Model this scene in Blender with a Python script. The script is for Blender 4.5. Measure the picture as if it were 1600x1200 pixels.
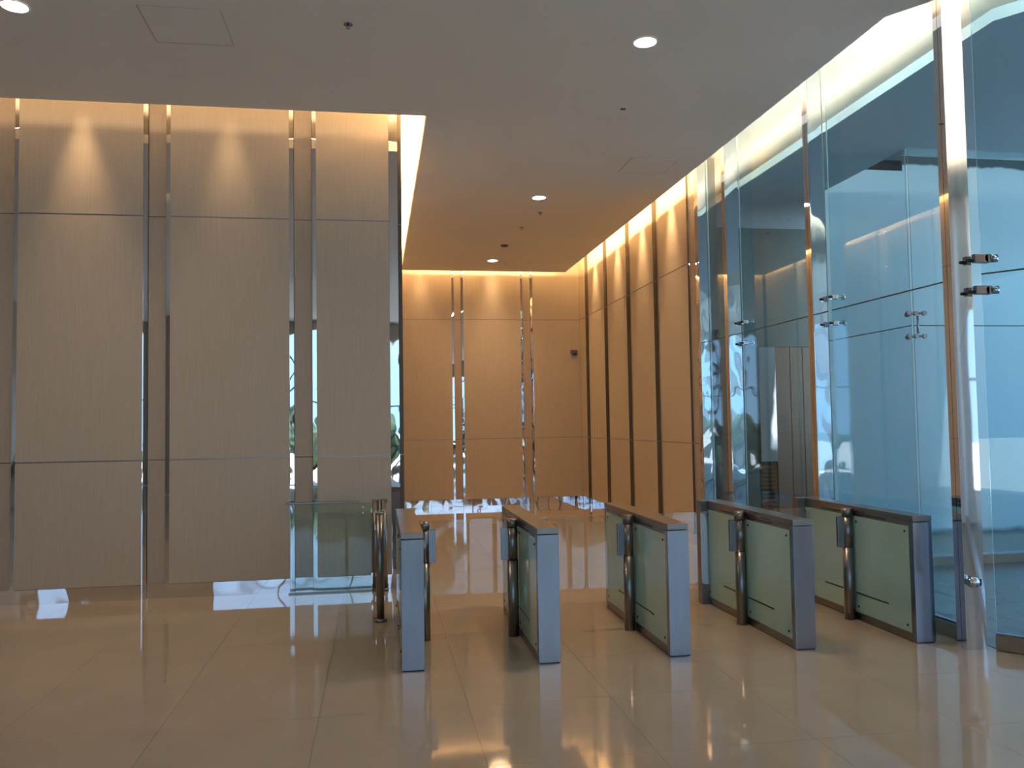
import bpy, bmesh, math, random
from mathutils import Vector, Matrix
random.seed(4)
S = bpy.context.scene
for o in list(bpy.data.objects): bpy.data.objects.remove(o)
COL = S.collection

# ------------------------------------------------------------------ camera
H = 1.70
yaw, pitch, roll = math.radians(9.2), math.radians(2.7), math.radians(0.9)
fw = Vector((math.sin(yaw)*math.cos(pitch), math.cos(yaw)*math.cos(pitch), math.sin(pitch)))
r0 = Vector((math.cos(yaw), -math.sin(yaw), 0)); u0 = r0.cross(fw)
Rv = r0*math.cos(roll) - u0*math.sin(roll); Uv = u0*math.cos(roll) + r0*math.sin(roll)
cam = bpy.data.cameras.new('camera'); cam_o = bpy.data.objects.new('camera', cam); COL.objects.link(cam_o)
m = Matrix.Identity(4)
for i in range(3):
    m[i][0] = Rv[i]; m[i][1] = Uv[i]; m[i][2] = -fw[i]
m[0][3], m[1][3], m[2][3] = 0, 0, H
cam_o.matrix_world = m
cam.sensor_width = 36; cam.lens = 1294/1600*36; cam.clip_end = 300; cam.clip_start = .05
S.camera = cam_o

# ------------------------------------------------------------------ sky and exposure
S.view_settings.view_transform = 'Standard'; S.view_settings.look = 'None'
S.view_settings.gamma = 1; S.view_settings.use_curve_mapping = False
S.view_settings.exposure = 0.0
W = bpy.data.worlds.new('overcast_sky'); S.world = W; W.use_nodes = True
wn = W.node_tree
bg = wn.nodes['Background']
tc = wn.nodes.new('ShaderNodeTexCoord'); nz = wn.nodes.new('ShaderNodeTexNoise'); nz.inputs['Scale'].default_value = 3
rp = wn.nodes.new('ShaderNodeValToRGB')
rp.color_ramp.elements[0].color = (.24, .50, .92, 1); rp.color_ramp.elements[1].color = (.50, .76, 1, 1)
rp.color_ramp.elements[0].position = .3; rp.color_ramp.elements[1].position = .7
wn.links.new(tc.outputs['Generated'], nz.inputs['Vector']); wn.links.new(nz.outputs['Fac'], rp.inputs['Fac'])
wn.links.new(rp.outputs['Color'], bg.inputs['Color']); bg.inputs['Strength'].default_value = 2.1

def area(name, loc, sx, sy, power, color, direction=(0,0,1), portal=False):
    l = bpy.data.lights.new(name, 'AREA'); l.shape = 'RECTANGLE'; l.size = sx; l.size_y = sy
    l.energy = power; l.color = color
    o = bpy.data.objects.new(name, l); COL.objects.link(o); o.location = loc
    d = Vector(direction)
    up = 'Y'
    o.rotation_euler = d.to_track_quat('-Z', up).to_euler()
    if portal: l.cycles.is_portal = True
    return o
sun = bpy.data.lights.new('sun', 'SUN'); sun.energy = 24; sun.color = (1, .98, .98); sun.angle = math.radians(2)
sun_o = bpy.data.objects.new('sun', sun); COL.objects.link(sun_o)
sun_o.rotation_euler = Vector((-.12, -.42, -1)).to_track_quat('-Z', 'Y').to_euler()     # high sun behind the building, added to bounce light off the pavement
WARM = (1, .66, .34)
WARM2 = (1, .74, .54)
WARM3 = (1, .60, .25)
# strips lying in the coves (on top of the dropped ceiling, shining up and at the walls)
COVE = 26      # watts per metre
def strip(x0, y0, x1, y1, toward, k=1.0, col=WARM, z=4.97):
    L = math.hypot(x1-x0, y1-y0)
    l = bpy.data.lights.new('cove_strip', 'AREA'); l.shape = 'RECTANGLE'; l.size = L; l.size_y = .05
    l.energy = COVE*k*L; l.color = col
    o = bpy.data.objects.new('cove_strip', l); COL.objects.link(o)
    o.location = ((x0+x1)/2, (y0+y1)/2, z)
    zax = -Vector((toward[0], toward[1], .9)).normalized()      # light shines along -Z
    xax = Vector((x1-x0, y1-y0, 0)).normalized(); yax = zax.cross(xax).normalized()
    o.matrix_world = Matrix.Translation(o.location) @ Matrix((xax, yax, zax)).transposed().to_4x4()
strip(-9, 8.10, .30, 8.10, (0, 1), .16)
strip(.62, 8.4, .62, 16.6, (-1, 0), 1.5, WARM3)
strip(.60, 16.55, 3.7, 16.55, (0, 1), 1.1, WARM3)
strip(3.72, 16.4, 3.74, 10.2, (1, 0), 1.4, WARM3)
strip(3.74, 10.0, 3.77, 7.5, (1, 0), .8, WARM2)
strip(3.77, 7.4, 3.78, 6.0, (1, 0), 1.4, WARM2)
strip(3.95, 5.45, 7.6, .58, (.8, .6), .7, WARM2)
strip(5.0, 12.2, 5.0, 6.0, (-1, 0), .12, WARM2)
strip(5.2, 5.2, 8.6, .66, (-.8, -.6), .15, WARM2)
def spot(x, y, z, dx, dy, power, col=WARM, ang=40):
    l = bpy.data.lights.new('wall_washer', 'SPOT'); l.energy = power; l.color = col
    l.spot_size = math.radians(ang); l.spot_blend = 1.0; l.shadow_soft_size = .08
    o = bpy.data.objects.new('wall_washer', l); COL.objects.link(o); o.location = (x, y, z)
    o.rotation_euler = Vector((dx, dy, -1)).to_track_quat('-Z', 'Y').to_euler()
WASH = 190
for x, k in ((-5.6, .3), (-4.3, .3), (-2.93, .75), (-1.50, .42)):
    spot(x, 8.66, 5.18, 0, .045, WASH*k)
for x, k in ((.88, .5), (2.38, .7)):
    spot(x, 16.93, 5.18, 0, .045, WASH*k)
for y in (15.75, 14.2, 12.8, 11.45):
    spot(4.07, y, 5.18, .17, 0, WASH*1.1)
for y in (15.6, 14.2, 12.8, 11.4, 10.0):
    spot(.39, y, 5.18, -.17, 0, WASH*.9)

# portals in the openings where daylight comes in
area('daylight_portal', (4.2, -5.9, 2.1), 17.4, 4.0, 1, (1, 1, 1), (0, 1, 0), True)
area('daylight_portal', (13.6, 5.8, 2.6), 5.2, 13.6, 1, (1, 1, 1), (-1, 0, 0), True)

area('daylight_portal', (7.6, 11.78, 2.6), 5.2, 1.6, 1, (1, 1, 1), (-1, 0, 0), True)  # opening behind the shop, added to brighten the vestibule end wall

# ------------------------------------------------------------------ materials
def mat(name, color, rough=.5, metal=0., spec=.5, bump=None, noise=None, coat=0., emit=None):
    """bump=(scale, strength, stretch xyz), noise=(scale, amount, stretch)"""
    M = bpy.data.materials.new(name); M.use_nodes = True
    nt = M.node_tree; b = nt.nodes['Principled BSDF']
    b.inputs['Base Color'].default_value = (*color, 1); b.inputs['Roughness'].default_value = rough
    b.inputs['Metallic'].default_value = metal; b.inputs['Specular IOR Level'].default_value = spec
    b.inputs['Coat Weight'].default_value = coat
    if emit:
        b.inputs['Emission Color'].default_value = (*emit[0], 1); b.inputs['Emission Strength'].default_value = emit[1]
    def tex(scale, stretch, detail=3):
        g = nt.nodes.new('ShaderNodeNewGeometry'); mp = nt.nodes.new('ShaderNodeMapping')
        mp.inputs['Scale'].default_value = stretch
        n = nt.nodes.new('ShaderNodeTexNoise'); n.inputs['Scale'].default_value = scale; n.inputs['Detail'].default_value = detail
        nt.links.new(g.outputs['Position'], mp.inputs['Vector']); nt.links.new(mp.outputs['Vector'], n.inputs['Vector'])
        return n
    if noise:
        n = tex(noise[0], noise[2]); cr = nt.nodes.new('ShaderNodeValToRGB')
        a = noise[1]
        cr.color_ramp.elements[0].color = tuple(c*(1-a) for c in color)+(1,)
        cr.color_ramp.elements[1].color = tuple(min(1, c*(1+a)) for c in color)+(1,)
        cr.color_ramp.elements[0].position = .3; cr.color_ramp.elements[1].position = .7
        nt.links.new(n.outputs['Fac'], cr.inputs['Fac']); nt.links.new(cr.outputs['Color'], b.inputs['Base Color'])
    if bump:
        n = tex(bump[0], bump[2], bump[3] if len(bump) > 3 else 2); bp = nt.nodes.new('ShaderNodeBump')
        bp.inputs['Strength'].default_value = bump[1]; bp.inputs['Distance'].default_value = bump[4] if len(bump) > 4 else .01
        nt.links.new(n.outputs['Fac'], bp.inputs['Height']); nt.links.new(bp.outputs['Normal'], b.inputs['Normal'])
    return M
def glassmat(name, tint, ior=1.5, extra=.0):
    M = bpy.data.materials.new(name); M.use_nodes = True; nt = M.node_tree
    nt.nodes.remove(nt.nodes['Principled BSDF']); out = nt.nodes['Material Output']
    t = nt.nodes.new('ShaderNodeBsdfTransparent'); t.inputs['Color'].default_value = (*tint, 1)
    g = nt.nodes.new('ShaderNodeBsdfGlossy'); g.inputs['Roughness'].default_value = .0; g.inputs['Color'].default_value = (.95, 1, 1, 1)
    f = nt.nodes.new('ShaderNodeFresnel')
    ge = nt.nodes.new('ShaderNodeNewGeometry'); bf = nt.nodes.new('ShaderNodeMapRange')   # same reflectance on both faces of the sheet
    bf.inputs[3].default_value = ior; bf.inputs[4].default_value = 1/ior
    nt.links.new(ge.outputs['Backfacing'], bf.inputs[0]); nt.links.new(bf.outputs[0], f.inputs['IOR'])
    a = nt.nodes.new('ShaderNodeMath'); a.operation = 'ADD'; a.inputs[1].default_value = extra; a.use_clamp = True
    mx = nt.nodes.new('ShaderNodeMixShader')
    nt.links.new(f.outputs['Fac'], a.inputs[0]); nt.links.new(a.outputs[0], mx.inputs['Fac'])
    nt.links.new(t.outputs[0], mx.inputs[1]); nt.links.new(g.outputs[0], mx.inputs[2]); nt.links.new(mx.outputs[0], out.inputs['Surface'])
    return M
M = {}
M['wallpaper'] = mat('beige_fabric_wallcovering', (.50, .425, .345), .55, spec=.35, noise=(6, .05, (14, 14, .5)), bump=(60, .05, (5, 5, .6)))
M['pilaster'] = mat('taupe_pilaster_lining', (.43, .355, .285), .5, spec=.35, noise=(6, .05, (10, 10, .6)))
M['joint'] = mat('dark_joint', (.10, .08, .06), .5)
M['mirror'] = mat('polished_mirror_steel', (.80, .81, .84), .02, 1., bump=(2.6, .42, (1, 1, .8), 1, .02))
M['mirror_calm'] = mat('polished_steel', (.74, .75, .78), .03, 1., bump=(1.3, .14, (1, 1, .5), 1, .02))
M['ceiling'] = mat('ceiling_paint', (.80, .78, .76), .8, spec=.2, noise=(1.2, .015, (1, 1, 1)))
M['ceiling_daylight_tint'] = mat('ceiling_with_daylight_tint', (.36, .48, .58), .8, spec=.2)  # the dim blue daylight on this ceiling is put into its colour
M['cove'] = mat('cove_paint', (.85, .82, .76), .8, spec=.2)
M['tile'] = mat('polished_beige_tile', (.46, .375, .29), .05, spec=.55, noise=(2.2, .04, (1, 1, 1)), bump=(6, .010, (1, 1, 1), 2, .004))
M['grout'] = mat('tile_grout', (.32, .25, .185), .5)
M['slate'] = mat('grey_stone_floor', (.12, .14, .15), .25, noise=(5, .15, (1, 1, 1)))
M['brushed'] = mat('brushed_steel', (.31, .335, .405), .2, 1., noise=(3, .07, (8, 8, 1)))
M['brushed_dark'] = mat('brushed_steel_dark', (.27, .26, .26), .30, 1.)
M['frosted'] = mat('frosted_green_glass', (.40, .60, .56), .12, spec=.6, coat=.4, noise=(1.5, .05, (1, 1, 1)))
M['black'] = mat('black_rubber', (.02, .018, .016), .5)
M['dark'] = mat('dark_plastic', (.06, .055, .05), .4)
M['glass'] = glassmat('clear_green_glass', (.84, .945, .985))
M['glass_edge'] = mat('polished_glass_edge', (.42, .66, .68), .15, spec=.8)
M['railglass'] = glassmat('railing_glass', (.90, .95, .95))
M['acrylic'] = glassmat('clear_wing', (.96, .96, .96), 1.45, .05)
M['acrylic_edge'] = mat('wing_edge', (.22, .16, .11), .3)
M['white'] = mat('white_paint', (.88, .88, .87), .5)
M['lamp'] = mat('lamp_lens', (1, 1, 1), .4, emit=((1, .93, .90), 14))
M['bronze'] = mat('bronze_clamp', (.30, .22, .18), .3, .8)
M['chrome'] = mat('chrome', (.75, .75, .76), .08, 1.)
M['hatch'] = mat('hatch_seam', (.50, .48, .46), .7)
M['seal'] = mat('clear_silicone_seal', (.05, .08, .09), .3)
M['curb'] = mat('stone_curb', (.30, .235, .17), .3, noise=(5, .08, (1, 1, 1)))
M['ground'] = mat('pavement', (.42, .42, .40), .8, noise=(2, .15, (1, 1, 1)))
M['foliage'] = mat('hedge_leaves', (.018, .042, .018), .7, noise=(3, .5, (1, 1, 1)))
M['backpanel'] = mat('grey_lift_lobby_panel', (.095, .095, .088), .5, noise=(3, .06, (4, 4, .5)))
M['teal'] = mat('teal_plaster', (.06, .125, .135), .7, noise=(1.5, .05, (1, 1, 1)))
# white plastered wall of the unfinished unit: a dirty foot, and the shade of a dark void painted above a ragged line
def plaster():
    Mx = mat('stained_plaster_and_dark_void', (.70, .74, .74), .8); nt = Mx.node_tree; b = nt.nodes['Principled BSDF']
    g = nt.nodes.new('ShaderNodeNewGeometry'); sep = nt.nodes.new('ShaderNodeSeparateXYZ'); nt.links.new(g.outputs['Position'], sep.inputs[0])
    n = nt.nodes.new('ShaderNodeTexNoise'); n.inputs['Scale'].default_value = 3; n.inputs['Detail'].default_value = 6
    nt.links.new(g.outputs['Position'], n.inputs['Vector'])
    ad = nt.nodes.new('ShaderNodeMath'); ad.operation = 'MULTIPLY_ADD'; ad.inputs[1].default_value = .16
    nt.links.new(n.outputs['Fac'], ad.inputs[0]); nt.links.new(sep.outputs['Z'], ad.inputs[2])
    hi = nt.nodes.new('ShaderNodeMapRange'); hi.inputs[1].default_value = 5.40; hi.inputs[2].default_value = 5.43
    lo = nt.nodes.new('ShaderNodeMapRange'); lo.inputs[1].default_value = .21; lo.inputs[2].default_value = .13
    for q in (hi, lo): nt.links.new(ad.outputs[0], q.inputs[0])
    m1 = nt.nodes.new('ShaderNodeMix'); m1.data_type = 'RGBA'; m1.inputs[6].default_value = (.92, .93, .92, 1); m1.inputs[7].default_value = (.10, .12, .12, 1)
    m2 = nt.nodes.new('ShaderNodeMix'); m2.data_type = 'RGBA'; m2.inputs[7].default_value = (.20, .21, .20, 1)
    nt.links.new(hi.outputs[0], m1.inputs[0]); nt.links.new(m1.outputs[2], m2.inputs[6]); nt.links.new(lo.outputs[0], m2.inputs[0])
    nt.links.new(m2.outputs[2], b.inputs['Base Color']); return Mx
M['plaster'] = plaster()
M['concrete'] = mat('bare_concrete', (.14, .15, .15), .8, noise=(3, .3, (1, 1, 1)))

# ------------------------------------------------------------------ helpers
class MB:
    def __init__(s): s.bm = bmesh.new()
    def box(s, x0, x1, y0, y1, z0, z1, mi=0, bevel=0, edge_mi=None, face_axis=None):
        """edge_mi: material of every face whose normal is not along face_axis"""
        bm = s.bm; v = [bm.verts.new((x, y, z)) for x in (x0, x1) for y in (y0, y1) for z in (z0, z1)]
        F = [(0,1,3,2),(4,6,7,5),(0,4,5,1),(2,3,7,6),(0,2,6,4),(1,5,7,3)]
        fs = []
        for i, q in enumerate(F):
            f = bm.faces.new([v[k] for k in q]); f.material_index = mi
            if edge_mi is not None and i//2 != face_axis: f.material_index = edge_mi
            fs.append(f)
        if bevel:
            es = list({e for f in fs for e in f.edges})
            bmesh.ops.bevel(bm, geom=es, offset=bevel, segments=2, profile=.6, affect='EDGES')
        return s
    def cyl(s, p0, p1, r, n=24, mi=0, r2=None, smooth=True):
        p0 = Vector(p0); p1 = Vector(p1); d = (p1-p0); q = d.to_track_quat('Z', 'Y')
        r2 = r if r2 is None else r2; bm = s.bm; a = []; b = []
        for i in range(n):
            t = 2*math.pi*i/n; c = Vector((math.cos(t), math.sin(t), 0))
            a.append(bm.verts.new(p0+q@(c*r))); b.append(bm.verts.new(p1+q@(c*r2)))
        for i in range(n):
            f = bm.faces.new((a[i], a[(i+1) % n], b[(i+1) % n], b[i])); f.smooth = smooth; f.material_index = mi
        f = bm.faces.new(a[::-1]); f.material_index = mi
        f = bm.faces.new(b); f.material_index = mi
        return s
    def prism(s, pts, z0, z1, mi=0):
        bm = s.bm; a = [bm.verts.new((x, y, z0)) for x, y in pts]; b = [bm.verts.new((x, y, z1)) for x, y in pts]; n = len(pts)
        bm.faces.new(a[::-1]).material_index = mi; bm.faces.new(b).material_index = mi
        for i in range(n): bm.faces.new((a[i], a[(i+1) % n], b[(i+1) % n], b[i])).material_index = mi
        return s
    def mesh(s, name, mats):
        me = bpy.data.meshes.new(name); bmesh.ops.recalc_face_normals(s.bm, faces=s.bm.faces[:]); s.bm.to_mesh(me); s.bm.free()
        for k in (mats if isinstance(mats, (list, tuple)) else [mats]): me.materials.append(M[k])
        return me
    def build(s, name, mats, parent=None):
        return link(name, s.mesh(name, mats), parent)
def link(name, me, parent=None, loc=None):
    o = bpy.data.objects.new(name, me); COL.objects.link(o)
    if parent: o.parent = parent
    if loc: o.location = loc
    return o
def B(name, d, mats, parent=None, bevel=0, **k): return MB().box(*d, bevel=bevel, **k).build(name, mats, parent)
def struct(o): o['kind'] = 'structure'; return o
def thing(name, label, cat, loc=(0,0,0), rz=0, group=None):
    o = bpy.data.objects.new(name, None); COL.objects.link(o); o.empty_display_size = .1
    o.location = loc; o.rotation_euler = (0, 0, rz); o['label'] = label; o['category'] = cat
    if group: o['group'] = group
    return o
def copy_tree(o, parent=None):
    c = o.copy(); COL.objects.link(c); c.parent = parent
    for ch in KIDS(o): copy_tree(ch, c)
    return c
def KIDS(o): return [c for c in list(COL.objects) if c.parent == o]

CZ = 4.82; UZ = 5.25              # dropped ceiling, cove ceiling
YL, YB, XR, XC, XG = 8.83, 17.10, 4.25, .21, 4.38
J1, J2, SK = 1.383, 3.868, .145

# ------------------------------------------------------------------ floor with its tiles
floor = struct(B('floor', (-9, 14, -6, 18, -.20, -.010), 'grout'))
T = .8795; TX0 = -.357; TY0 = 5.05; g = .0009
def tile_mesh(w, d, name='floor_tile'):
    return MB().box(g, w-g, g, d-g, -.010, 0, bevel=0).mesh(name, 'tile')
full = tile_mesh(T, T); cnt = 0
far = MB()
for i in range(-10, 7):
    for j in range(-13, 14):
        x0, y0 = TX0+i*T, TY0+j*T; x1, y1 = x0+T, y0+T
        if y0 >= YL-.05:
            x0c, x1c = max(x0, XC-.02), min(x1, XG-.03); y1c = min(y1, YB)
            if x1c-x0c < .02 or y1c-y0 < .02: continue
        else:
            x0c, x1c, y1c = max(x0, -9), x1, y1
            y1c = min(y1c, YL+.1) if x0 < XC-.2 or x1 > 4.4 else y1c
            # right-hand boundary: the glass line
            lim = XG-.03 if y0 > 5.3 else 4.43+(5.47-max(y0, -1))*.75
            if x0c > lim: continue
            if y0 > 5.3: x1c = min(x1c, lim)
        if x0 < -9: continue
        if y0 < 2.2 or x1c < -6.6:
            if y0 > -6.2 and x1c-x0c > .02: far.box(x0c+g, x1c-g, y0+g, y1c-g, -.010, 0)
            continue
        w, d = x1c-x0c, y1c-y0
        me = full if abs(w-T) < 1e-4 and abs(d-T) < 1e-4 else tile_mesh(w, d)
        link('floor_tile', me, floor, (x0c, y0, 0)); cnt += 1
ft = far.build('floor_tile', 'tile', floor); ft['kind'] = 'stuff'
print('tiles', cnt)
# stone floor behind the glass
struct(MB().prism([(4.44, 12.6), (4.44, 5.50), (9.3, -1), (14, -1), (14, 12.6)], -.008, .004).build('floor_vestibule', 'slate'))

# ------------------------------------------------------------------ ceilings
LX = 3.93
def bend(t, x0, y0): return (x0+.6*t, y0-.8*t)
ceil = MB().prism([(-9, -6), (9.0, -6), (9.0, -1.0), (LX, 5.77), (3.87, 16.72), (.485, 16.72), (.505, 8.28), (-9, 8.28)], CZ, CZ+.10)
ceil = struct(ceil.build('ceiling', 'ceiling'))
struct(B('ceiling_upper', (-9, 6.08, -6, 18, UZ, UZ+.15), 'cove'))
struct(B('ceiling_upper', (6.08, 14, -6, 8.72, UZ, UZ+.15), 'cove'))
struct(B('ceiling_upper', (6.08, 7.5, 10.75, 12.8, UZ, UZ+.15), 'cove'))
cv = MB().prism([(4.83, 12.6), (4.83, 5.72), (9.9, -1.04), (14, -1.04), (14, 8.60), (6.08, 8.60), (6.08, 10.97), (7.4, 10.97), (7.4, 12.6)], CZ, CZ+.10)
struct(cv.build('ceiling_vestibule', 'ceiling_daylight_tint'))
# access hatches
for (x0, y0, w) in ((-1.74, 6.32, .60), (2.985, 9.30, .59)):
    h = MB()
    t = .006
    h.box(x0, x0+w, y0, y0+t, CZ-.002, CZ+.001).box(x0, x0+w, y0+w-t, y0+w, CZ-.002, CZ+.001)
    h.box(x0, x0+t, y0+t, y0+w-t, CZ-.002, CZ+.001).box(x0+w-t, x0+w, y0+t, y0+w-t, CZ-.002, CZ+.001)
    fr = h.build('hatch_frame', 'hatch', ceil)
    B('hatch_door', (x0+.012, x0+w-.012, y0+.012, y0+w-.012, CZ-.003, CZ+.001), 'ceiling', ceil)

# ------------------------------------------------------------------ panelled walls
REC = .055; DEEP = .085
def panelled(root, axis, plane, sgn, spans, z_top=UZ, REC=REC, edge='mirror_calm'):
    """spans: list of ('panel'|'group', a, b) along the wall; sgn: direction the wall faces; axis: coordinate the plane fixes."""
    def bx(a, b, d0, d1, z0, z1, name, mats, **k):
        lo, hi = sorted((plane+sgn*d0, plane+sgn*d1))
        d = (lo, hi, a, b, z0, z1) if axis == 'x' else (a, b, lo, hi, z0, z1)
        return B(name, d, mats, root, **k)
    fa = 0 if axis == 'x' else 1
    for kind, a, b in spans:
        if kind == 'panel':
            for z0, z1 in ((SK, J1-.006), (J1+.006, J2-.006), (J2+.006, z_top)):
                bx(a, b, -REC+.005, 0, z0, z1, 'wall_panel', ['wallpaper', edge], edge_mi=1, face_axis=fa)
            bx(a, b, -REC+.005, -.012, J1-.006, J1+.006, 'joint_strip', 'brushed_dark')
            bx(a, b, -REC+.005, -.012, J2-.006, J2+.006, 'joint_strip', 'brushed_dark')
            bx(a, b, -REC+.005, -.003, 0, SK-.004, 'skirting', 'mirror')
        else:
            s = .044
            for q0, q1 in ((a, a+s), (b-s, b)):
                bx(q0, q1, -REC, -REC+.035, 0, z_top, 'mirror_strip', 'mirror')
            for z0, z1 in ((SK, J1-.004), (J1+.004, J2-.004), (J2+.004, z_top)):
                bx(a+s+.004, b-s-.004, -REC, -REC+.02, z0, z1, 'pilaster', 'pilaster', bevel=0)
            bx(a+s+.004, b-s-.004, -REC, -REC+.015, 0, SK-.003, 'skirting', 'mirror')
def spans(edges):            # edges alternating panel start, panel end
    out = []
    for i in range(len(edges)-1): out.append(('panel' if i % 2 == 0 else 'group', edges[i], edges[i+1]))
    return out
wl = struct(B('wall_left', (-9, XC-.004, YL+REC, 17.4, -.2, UZ), 'joint'))
panelled(wl, 'y', YL, -1, spans([-8.70, -7.84, -7.575, -6.40, -6.135, -4.96, -4.698, -3.79, -3.524, -2.349, -2.085, -.905, -.629, .128])[:0] or
         spans([-9.0, -7.84, -7.575, -6.40, -6.135, -4.96, -4.71, -3.79, -3.524, -2.349, -2.085, -.905, -.629, .128]))
B('corner_strip', (.130, XC+.012, YL+.004, YL+.10, 0, UZ), 'mirror', wl)
wc = struct(B('wall_corridor', (XC-.002, XC+.002, YL+.12, YB, 0, UZ), 'joint'))
panelled(wc, 'x', XC+.058, 1, spans([YL+.12, 9.82, 10.08, 11.25, 11.51, 12.68, 12.94, 14.11, 14.37, 15.54, 15.80, YB-.02]), REC=.055, edge='joint')
wb = struct(B('wall_back', (-.2, 4.9, YB+REC, YB+.35, -.2, UZ), 'joint'))
panelled(wb, 'y', YB, -1, spans([.33, 1.522, 1.766, 2.974, 3.233, XR-.002]))
wr = struct(B('wall_right', (XR+DEEP, XG+.16, 10.52, YB+.05, -.2, UZ), 'joint'))
panelled(wr, 'x', XR, -1, spans([10.86, 12.05, 12.31, 13.47, 13.73, 14.91, 15.17, 16.33, 16.60, YB-.002]), REC=DEEP, edge='joint')
panelled(wr, 'x', XR, -1, [('group', 10.56, 10.86)], REC=.05)
B('corner_strip', (XR-.004, XG+.02, 10.44, 10.52, 0, UZ), 'mirror', wr)
# walls out of view; the one behind the camera is guessed, added for reflections
struct(B('wall_far_left', (-9.2, -9, -6.2, YL+.1, -.2, UZ), 'wallpaper'))
wf = MB().box(-9, -8.9, -6.2, -6, 0, UZ).box(-8.0, -4.5, -6.2, -6, 0, UZ).box(-8.9, -8.0, -6.2, -6, 0, .9).box(-8.9, -8.0, -6.2, -6, 3.2, UZ)
wf.box(8.5, 11.0, -6.3, -5.9, 0, 4.1); wf.box(-4.5, 14, -6.2, -6, 4.1, UZ).box(-4.5, 14, -6.2, -6, -.2, .02)  # solid pier added to darken the reflection in a turnstile end
struct(wf.build('wall_front', 'pilaster'))
mu = MB(); x = -4.5
while x < 13.2:
    mu.box(x, x+.09, -6.15, -6.0, .02, 4.1); x += 1.78
mu.box(-4.5, 13.2, -6.12, -6.04, 2.5, 2.57)
struct(mu.build('window_front', 'brushed_dark'))  # guessed glazing, added so mirrors and floor have daylight to reflect
struct(B('wall_side_right', (9.25, 14, -1.2, -1, -.2, UZ), 'white'))
# outside
struct(B('ground_outside', (-40, 50, -40, -6.2, -.25, -.05), 'ground'))
struct(B('ground_outside_right', (14, 50, -6.2, 30, -.25, -.05), 'ground'))

# ------------------------------------------------------------------ rooms behind the glass
struct(B('wall_vestibule_end', (4.42, 14, 12.6, 12.8, -.1, CZ+.4), 'teal'))
lb = thing('lift_lobby_screen', 'grey brown panelled screen far behind the glass, with mirrored post and louvre', 'screen', (6.2, 12.58, 0))
for a, b in ((-1.75, -1.25), (-1.24, -.86), (-.85, -.46), (-.45, -.17), (.15, .40), (.41, .62), (.63, .84), (.85, 1.06), (1.07, 1.5)):
    B('screen_panel', (a, b, -.05, .0, 0, 2.86), 'backpanel', lb, bevel=.004)
B('mirrored_post', (-.15, .13, -.09, 0, 1.02, 2.86), 'mirror', lb)
B('head_panel', (-1.75, 1.5, -.03, .0, 2.87, 2.93), 'teal', lb)
B('louvre_frame', (-.15, .13, -.012, 0, 0, 1.0), 'black', lb)
for k in range(14): B('louvre_slat', (-.14, .12, -.05, -.012, .05+k*.066, .05+k*.066+.035), 'dark', lb)
struct(B('wall_shop_back', (6.08, 14, 10.75, 10.95, -.2, 5.9), 'plaster'))
struct(B('floor_shop', (6.08, 14, 8.66, 10.75, -.008, .02), 'curb'))
struct(B('beam_shop', (6.09, 14, 8.66, 8.74, CZ-.055, CZ+.14), 'white'))
struct(B('slab_shop', (6.08, 14, 8.5, 11.0, 5.85, 5.95), 'concrete'))

# ------------------------------------------------------------------ glass walls
JZ = 2.75
def pane_box(p0, p1, z0, z1, t=.012):
    """vertical glass sheet with lighter polished edge strips, its base line from p0 to p1"""
    a, b = Vector(p0), Vector(p1); d = (b-a).normalized(); n = Vector((-d.y, d.x))*t/2
    mb = MB(); bm = mb.bm
    c = [a-n, b-n, b+n, a+n]
    lo = [bm.verts.new((q.x, q.y, z0)) for q in c]; hi = [bm.verts.new((q.x, q.y, z1)) for q in c]
    for i in range(4):
        f = bm.faces.new((lo[i], lo[(i+1) % 4], hi[(i+1) % 4], hi[i])); f.material_index = 1 if i in (1, 3) else 0
    bm.faces.new(lo[::-1]).material_index = 1; bm.faces.new(hi).material_index = 1
    return mb
def glass_wall(name, runs, label=None, top=UZ, curb=True, joint=JZ):
    root = bpy.data.objects.new(name, None); COL.objects.link(root)
    struct(root)
    for (p0, p1) in runs:
        pane_box(p0, p1, .12, joint-.004).build('glass_pane', ['glass', 'glass_edge'], root)
        pane_box(p0, p1, joint+.004, top-.002).build('glass_pane', ['glass', 'glass_edge'], root)
        pane_box(p0, p1, joint-.005, joint+.005, .016).build('joint_seal', ['seal', 'seal'], root)
        a, b = Vector(p0), Vector(p1); d = (b-a).normalized(); n = Vector((-d.y, d.x))
        mb = MB(); w = .035
        mb.prism([tuple(a-n*w), tuple(b-n*w), tuple(b+n*w), tuple(a+n*w)], 0.005, .105).build('curb', 'curb', root)
        MB().prism([tuple(a-n*.02), tuple(b-n*.02), tuple(b+n*.02), tuple(a+n*.02)], .105, .122).build('channel', 'brushed', root)
    return root
glass_wall('window_1', [((XG, 10.42), (XG, 9.57)), ((XG, 9.44), (XG, 7.60)), ((XG, 7.43), (XG, 5.60))])
pA = Vector((4.43, 5.47)); dv = Vector((.6, -.8))
glass_wall('window_2', [(tuple(pA), tuple(pA+dv*2.4)), (tuple(pA+dv*2.41), tuple(pA+dv*4.8)), (tuple(pA+dv*4.81), tuple(pA+dv*7.9))])
glass_wall('window_3', [((6.08, 10.73), (6.08, 8.66)), ((6.10, 8.64), (9.3, 8.64)), ((9.31, 8.64), (13.9, 8.64))], top=CZ+.01)

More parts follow.
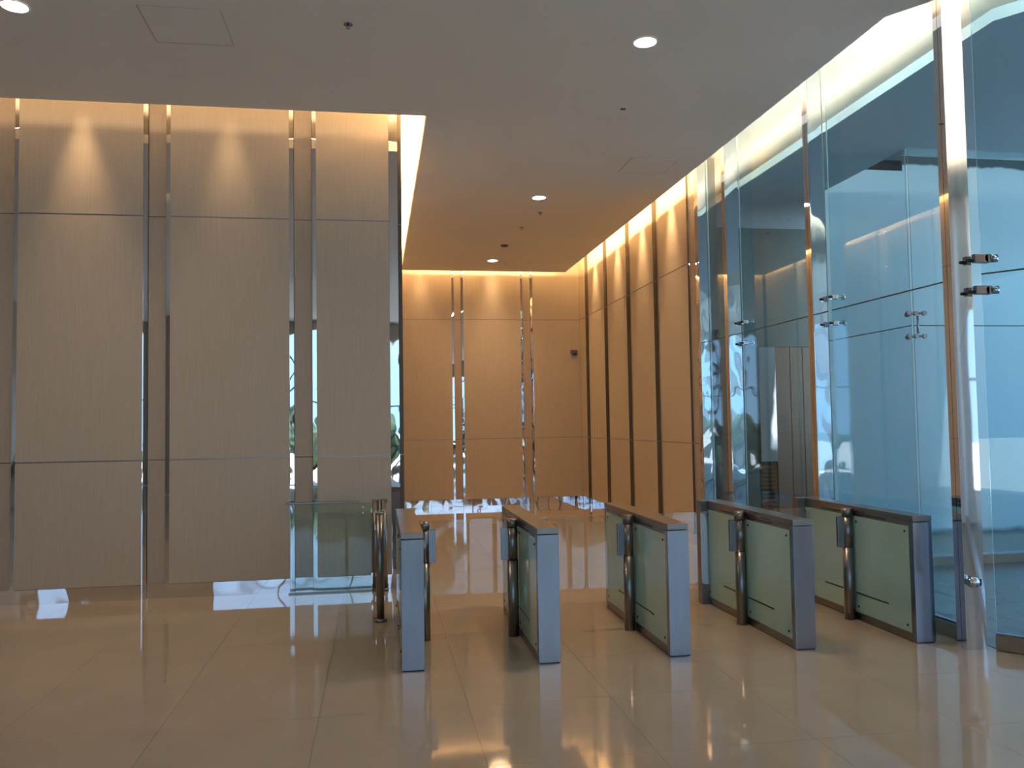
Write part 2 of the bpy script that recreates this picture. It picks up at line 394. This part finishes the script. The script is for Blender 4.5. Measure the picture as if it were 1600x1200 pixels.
# ------------------------------------------------------------------ polished steel columns
def column(y0, label, face='mirror'):
    t = thing('steel_column', label, 'column', (4.20, y0, 0))
    mb = MB().box(.012, .165, 0, .10, 0, UZ-.002); mb.build('front_cladding', face, t)
    MB().box(0, .011, 0, .048, 0, UZ-.002).build('side_strip', 'mirror_calm', t)
    MB().box(0, .011, .052, .10, 0, UZ-.002).build('side_strip', 'mirror_calm', t)
    return t
column(9.45, 'slim mirror-polished steel column farthest back along the glass wall')
column(7.47, 'mirror-polished steel column in the middle of the glass wall, behind the rightmost turnstiles')
t3 = column(5.49, 'tall mirror-polished steel column at the right edge, nearest of the three columns', 'mirror_calm')

def fitting(loc, label, rz=0, s=1.0, group='patch fittings holding the glass'):
    """clamp on the column edge, arm through the glass, round cap outside"""
    t = thing('glass_fitting', label, 'fitting', loc, rz, group)
    MB().box(-.03*s, .035*s, -.022*s, .022*s, -.026*s, .026*s, bevel=.008*s).build('clamp', 'bronze' if s > 1 else 'chrome', t)
    MB().cyl((-.055*s, 0, 0), (-.03*s, 0, 0), .012*s, 12).build('bolt', 'black', t)
    MB().cyl((.035*s, 0, 0), (.09*s, 0, 0), .010*s, 12).build('arm', 'chrome', t)
    MB().cyl((.09*s, 0, 0), (.104*s, 0, 0), .030*s, 24).build('cap', 'chrome', t)
    return t
for (y, n) in ((9.43, 'farthest'), (7.45, 'middle')):
    for z, p in ((2.875, 'upper'), (2.62, 'lower')):
        fitting((4.375, y-.06, z), '%s chrome glass fitting at the %s steel column, beside the glass joint' % (p, n))
# near column: bronze clamps reaching to the angled glass
for z, p in ((2.860, 'upper'), (2.625, 'lower')):
    t = thing('glass_clamp', '%s bronze clamp with a round chrome knob on the nearest column' % p, 'clamp', (4.375, 5.455, z), math.radians(0), 'bronze clamps')
    MB().box(-.03, .085, -.034, .010, -.033, .033, bevel=.008).build('clamp_body', 'bronze', t)
    MB().cyl((.085, -.034, 0), (.085, .010, 0), .033, 28).build('clamp_nose', 'bronze', t)
    MB().cyl((-.070, -.008, -.014), (-.03, -.008, -.014), .012, 12).build('bolt', 'black', t)
    MB().cyl((.105, -.014, 0), (.150, -.034, 0), .026, 28, r2=.031).build('knob', 'chrome', t)
# corner spiders of the outer glass
for z, p in ((2.885, 'upper'), (2.62, 'lower')):
    t = thing('corner_spider', '%s chrome spider fitting where the outer glass screens meet' % p, 'fitting', (6.09, 8.62, z), 0, 'corner spiders')
    for k, (dx, dy) in enumerate(((.10, -.012), (-.012, .13), (-.10, -.02))):
        MB().cyl((0, -.03, 0), (dx, dy-.03, 0), .012, 10).build('arm', 'brushed_dark', t)
        MB().cyl((dx, dy-.045, 0), (dx, dy-.015, 0), .028, 18).build('cap', 'brushed_dark', t)
    MB().cyl((0, -.05, 0), (0, -.01, 0), .024, 18).build('hub', 'brushed_dark', t)
t = thing('spider_rod', 'thin steel rod joining the two corner spiders', 'rod', (6.11, 8.585, 2.62))
MB().cyl((0, 0, .03), (0, 0, .235), .012, 12).build('rod', 'brushed', t)
# low fittings
for loc, lab in (((4.20, 10.36, .065), 'low chrome patch fitting at the end of the panelled wall'), ((4.225, 5.455, .50), 'low chrome patch fitting on the nearest column')):
    t = thing('patch_fitting', lab, 'fitting', loc)
    MB().cyl((-.02, -.02, 0), (.03, -.02, 0), .036, 24).build('knuckle', 'chrome', t)
    MB().cyl((-.035, -.02, 0), (-.02, -.02, 0), .026, 24).build('cap', 'chrome', t)
    MB().box(.03, .06, -.040, .005, -.026, .026, bevel=.006).build('clamp', 'dark', t)

# ------------------------------------------------------------------ turnstiles
CW, CL, CH = .158, 1.70, .95
def rounded(x0, x1, z0, z1, r, y, t, name, parent, corners=(1,1,1,1)):
    """upright rounded sheet in the xz plane"""
    pts = []
    for (cx, cz, a0), on in zip(((x1-r, z1-r, 0), (x0+r, z1-r, 90), (x0+r, z0+r, 180), (x1-r, z0+r, 270)), corners):
        if on:
            for k in range(7):
                a = math.radians(a0+k*15); pts.append((cx+r*math.cos(a), cz+r*math.sin(a)))
        else:
            pts.append((cx+(r if a0 in (0, 270) else -r), cz+(r if a0 in (0, 90) else -r)))
    mb = MB(); bm = mb.bm
    f = [bm.verts.new((x, y-t/2, z)) for x, z in pts]; b = [bm.verts.new((x, y+t/2, z)) for x, z in pts]; n = len(pts)
    bm.faces.new(f); bm.faces.new(b[::-1])
    for i in range(n): bm.faces.new((f[i], b[i], b[(i+1) % n], f[(i+1) % n])).material_index = 1
    return mb.build(name, ['acrylic', 'acrylic_edge'], parent)
PY = .82        # post position from the front end
def barrier(t, s):
    """post, bracket and wing on the side s (-1 left, +1 right)"""
    cx = s*(CW/2+.046); r = .044
    p = MB().cyl((cx, PY, .0), (cx, PY, .60), r, 32).build('barrier_post', 'brushed_dark', t)
    MB().cyl((cx, PY, .603), (cx, PY, .865), r-.003, 32).build('rotating_sleeve', 'brushed_dark', p)
    MB().cyl((cx, PY, .868), (cx, PY, .932), r+.001, 32).build('post_cap', 'brushed_dark', p)
    x0, x1 = sorted((cx+s*.030, cx+s*.092))
    br = B('wing_bracket', (x0, x1, PY-.016, PY-.005, .605, .862), 'brushed', t, bevel=.002)
    B('clamp_plate', (x0, x1, PY+.005, PY+.016, .605, .862), 'brushed', br)
    x0, x1 = sorted((cx+s*.040, s*(.9575-CW)/2 + s*CW/2 - s*.008))
    rounded(x0, x1, .345, .94, .035, PY, .008, 'glass_wing', t)
def turnstile(i, label, posts, rear_post):
    x = .146+.9575*i+CW/2; y = (5.83, 5.815, 5.79, 5.76, 5.735)[i]
    t = thing('turnstile', label, 'turnstile', (x, y, 0), 0, 'row of glass sided turnstiles')
    w = CW/2
    B('end_cover', (-w, w, 0, .055, .006, .902), 'brushed', t, bevel=.003)
    B('end_cover', (-w, w, CL-.055, CL, .006, .902), 'brushed', t, bevel=.003)
    B('top_cover', (-w, w, -.002, CL+.002, .906, CH), 'brushed_dark', t, bevel=.004)
    B('bottom_rail', (-w+.002, w-.002, .055, CL-.055, .006, .062), 'brushed_dark', t)
    B('top_rail', (-w+.002, w-.002, .055, CL-.055, .872, .905), 'brushed_dark', t)
    B('core', (-w+.030, w-.030, .06, CL-.06, .01, .90), 'dark', t)
    B('base_gasket', (-w+.006, w-.006, .006, CL-.006, 0, .006), 'black', t)
    for s in (-1, 1):
        xa, xb = sorted((s*(w-.016), s*(w-.001)))
        for k, (ya, yb) in enumerate(((.058, PY-.02), (PY-.018, CL-.058))):
            gp = B('side_glass', (xa, xb, ya, yb, .065, .869), 'frosted', t, bevel=.002)
            xs = s*(w-.001)
            for sy in (ya+.045, yb-.045):
                for sz in (.115, .825):
                    MB().cyl((xs, sy, sz), (xs+s*.006, sy, sz), .009, 12).build('screw', 'black', gp)
            a, b = (.34, PY-.03) if k == 0 else (PY-.0, 1.28)
            xl, xh = sorted((xs, xs+s*.0025))
            B('sensor_line', (xl, xh, a, b, .222, .232), 'black', gp)
        xl, xh = sorted((s*(w-.002), s*(w+.0015)))
        for a, b in ((.34, .80), (.86, 1.30)):
            B('slot', (xl, xh, a, b, .884, .894), 'black', t)
    for s in posts: barrier(t, s)
    if rear_post:
        B('rear_post', (-w-.075, -w, CL-.10, CL, 0, CH), 'brushed_dark', t, bevel=.003)
    return t
names = ['leftmost turnstile, seen nearly end on beside the glass railing post',
         'second turnstile from the left, with a short view of its glass side',
         'middle turnstile of the five, its blue grey end cover facing us',
         'second turnstile from the right, with its dark end cover towards us',
         'rightmost turnstile, close to the large mirror-polished column']
for i in range(5):
    turnstile(i, names[i], ([1], [-1, 1], [-1, 1], [-1, 1], [-1])[i], i >= 3)

# ------------------------------------------------------------------ railings on the left of the turnstiles
def post(loc, label, h=.93, clips=(), disc=.056):
    t = thing('railing_post', label, 'post', loc, 0, 'railing posts')
    MB().cyl((0, 0, 0), (0, 0, .028), disc, 32).build('base_disc', 'brushed_dark', t)
    MB().cyl((0, 0, .028), (0, 0, h), .034, 32).build('tube', 'brushed_dark', t)
    MB().cyl((0, 0, h), (0, 0, h+.006), .036, 32).build('tube_cap', 'brushed', t)
    for s, z in clips:
        B('glass_clip', (.024*s if s > 0 else -.052, .052 if s > 0 else -.024, -.014, .014, z, z+.05), 'chrome', t, bevel=.004)
    return t
post((.005, 7.36, 0), 'nearest slim steel railing post, closest to the leftmost turnstile', clips=())
post((-.036, 8.72, 0), 'left steel post of the pair at the end of the glass railing', clips=((-1, .14), (-1, .80)), disc=.042)
post((.050, 8.72, 0), 'right steel post of the pair at the end of the glass railing', disc=.042)
t = thing('glass_railing', 'low clear glass railing with a thin steel handrail against the left wall', 'railing', (-.5, 8.74, 0))
pane_box((-.40, 0), (.42, 0), .012, .905, .010).build('glass_pane', ['railglass', 'glass_edge'], t)
B('handrail', (-.43, .30, -.014, .014, .905, .925), 'brushed_dark', t, bevel=.004)
B('floor_channel', (-.41, .42, -.018, .018, 0, .012), 'brushed_dark', t)
for z in (.80, .86): MB().cyl((.335, -.012, z), (.335, .012, z), .010, 12).build('screw', 'chrome', t)
t = thing('glass_screen', 'narrow glass screen seen edge on behind the nearest railing post', 'screen', (.005, 8.03, 0))
pane_box((0, -.60), (0, .60), .10, .90, .010).build('glass_pane', ['railglass', 'glass_edge'], t)
for y in (-.61, .61):
    for z in (.16, .78): B('glass_clip', (-.045, .045, y-.02, y+.02, z, z+.05), 'chrome', t, bevel=.004)

# ------------------------------------------------------------------ ceiling fittings
DL = [(-2.617, 6.45, 'recessed round downlight glowing white in the top left corner'), (2.197, 6.42, 'nearest recessed round downlight over the turnstiles'),
      (2.227, 11.15, 'middle recessed round downlight over the corridor'), (2.19, 15.62, 'farthest recessed round downlight, close to the back wall')]
def downlight(x, y, lab):
    t = thing('downlight', lab, 'ceiling light', (x, y, CZ), 0, 'recessed ceiling downlights')
    mb = MB(); bm = mb.bm; n = 36; rings = ((.105, -.004), (.092, -.006), (.088, 0.0))
    prev = None
    for r, z in rings:
        cur = [bm.verts.new((r*math.cos(2*math.pi*k/n), r*math.sin(2*math.pi*k/n), z)) for k in range(n)]
        if prev:
            for k in range(n): bm.faces.new((prev[k], prev[(k+1) % n], cur[(k+1) % n], cur[k]))
        prev = cur
    mb.build('trim_ring', 'white', t)
    MB().cyl((0, 0, -.003), (0, 0, .0), .089, 36).build('lens', 'lamp', t)
    l = bpy.data.lights.new('downlight_lamp', 'SPOT'); l.energy = 215; l.color = (1, .72, .44) if y < 9 else (1, .66, .34); l.spot_size = math.radians(150); l.spot_blend = 1; l.shadow_soft_size = .22
    o = bpy.data.objects.new('downlight_lamp', l); COL.objects.link(o); o.location = (x, y, CZ-.02)
for d in DL: downlight(*d)
def sprinkler(x, y, lab, r=.035):
    t = thing('sprinkler_head', lab, 'sprinkler', (x, y, CZ), 0)
    MB().cyl((0, 0, -.005), (0, 0, 0), r, 24).build('cover_plate', 'brushed', t)
    MB().cyl((0, 0, -.03), (0, 0, -.005), .010, 12).build('nozzle', 'brushed_dark', t)
    MB().cyl((0, 0, -.034), (0, 0, -.03), .018, 16).build('deflector', 'brushed', t)
sprinkler(-.207, 6.42, 'small dark sprinkler head in the ceiling above the left wall, top centre')
sprinkler(2.40, 11.95, 'nearer of two tiny sprinkler heads between the corridor downlights')
sprinkler(2.28, 12.9, 'farther of two tiny sprinkler heads between the corridor downlights')
sprinkler(2.45, 15.9, 'tiny sprinkler head just right of the farthest downlight')
t = thing('smoke_detector', 'flat dark detector disc in the ceiling near the farthest downlight', 'detector', (2.21, 14.24, CZ))
MB().cyl((0, 0, -.012), (0, 0, 0), .075, 28).build('base', 'brushed_dark', t)
MB().cyl((0, 0, -.026), (0, 0, -.012), .050, 28, r2=.058).build('sensor_cap', 'dark', t)
t = thing('ceiling_speaker', 'faint round flush disc in the ceiling between the near and middle downlights', 'disc', (2.44, 7.85, CZ))
MB().cyl((0, 0, -.003), (0, 0, 0), .05, 28).build('grille', 'ceiling', t)
MB().cyl((0, 0, -.0035), (0, 0, -.003), .030, 28).build('grille_ring', 'brushed', t)

t = thing('security_camera', 'small grey security camera high on the back wall near its right corner', 'camera', (4.10, YB, 3.15))
B('housing', (-.065, .065, -.10, 0, .0, .075), 'brushed_dark', t, bevel=.006)
B('camera_body', (-.045, .045, -.13, -.02, -.045, -.002), 'brushed', t, bevel=.006)
MB().cyl((0, -.145, -.03), (0, -.12, -.026), .022, 18).build('lens', 'black', t)

# ------------------------------------------------------------------ hedge outside, seen in the mirrors
bm = bmesh.new()
for k in range(60):
    x = random.uniform(-7, 14); z = random.uniform(.2, 1.6)*random.choice((1, 1, 1.8)); y = -12+random.uniform(-1, 1)
    mt = Matrix.Translation((x, y, z)) @ Matrix.Diagonal((random.uniform(.4, .9),)*3+(1,))
    bmesh.ops.create_icosphere(bm, subdivisions=2, radius=1, matrix=mt)
for v in bm.verts: v.co += Vector((random.uniform(-.06, .06), random.uniform(-.06, .06), random.uniform(-.06, .06)))
me = bpy.data.meshes.new('hedge'); bm.to_mesh(me); bm.free(); me.materials.append(M['foliage'])
o = link('hedge', me); o['kind'] = 'stuff'; o['label'] = 'dark green planting outside, seen only in the mirror strips'; o['category'] = 'plants'
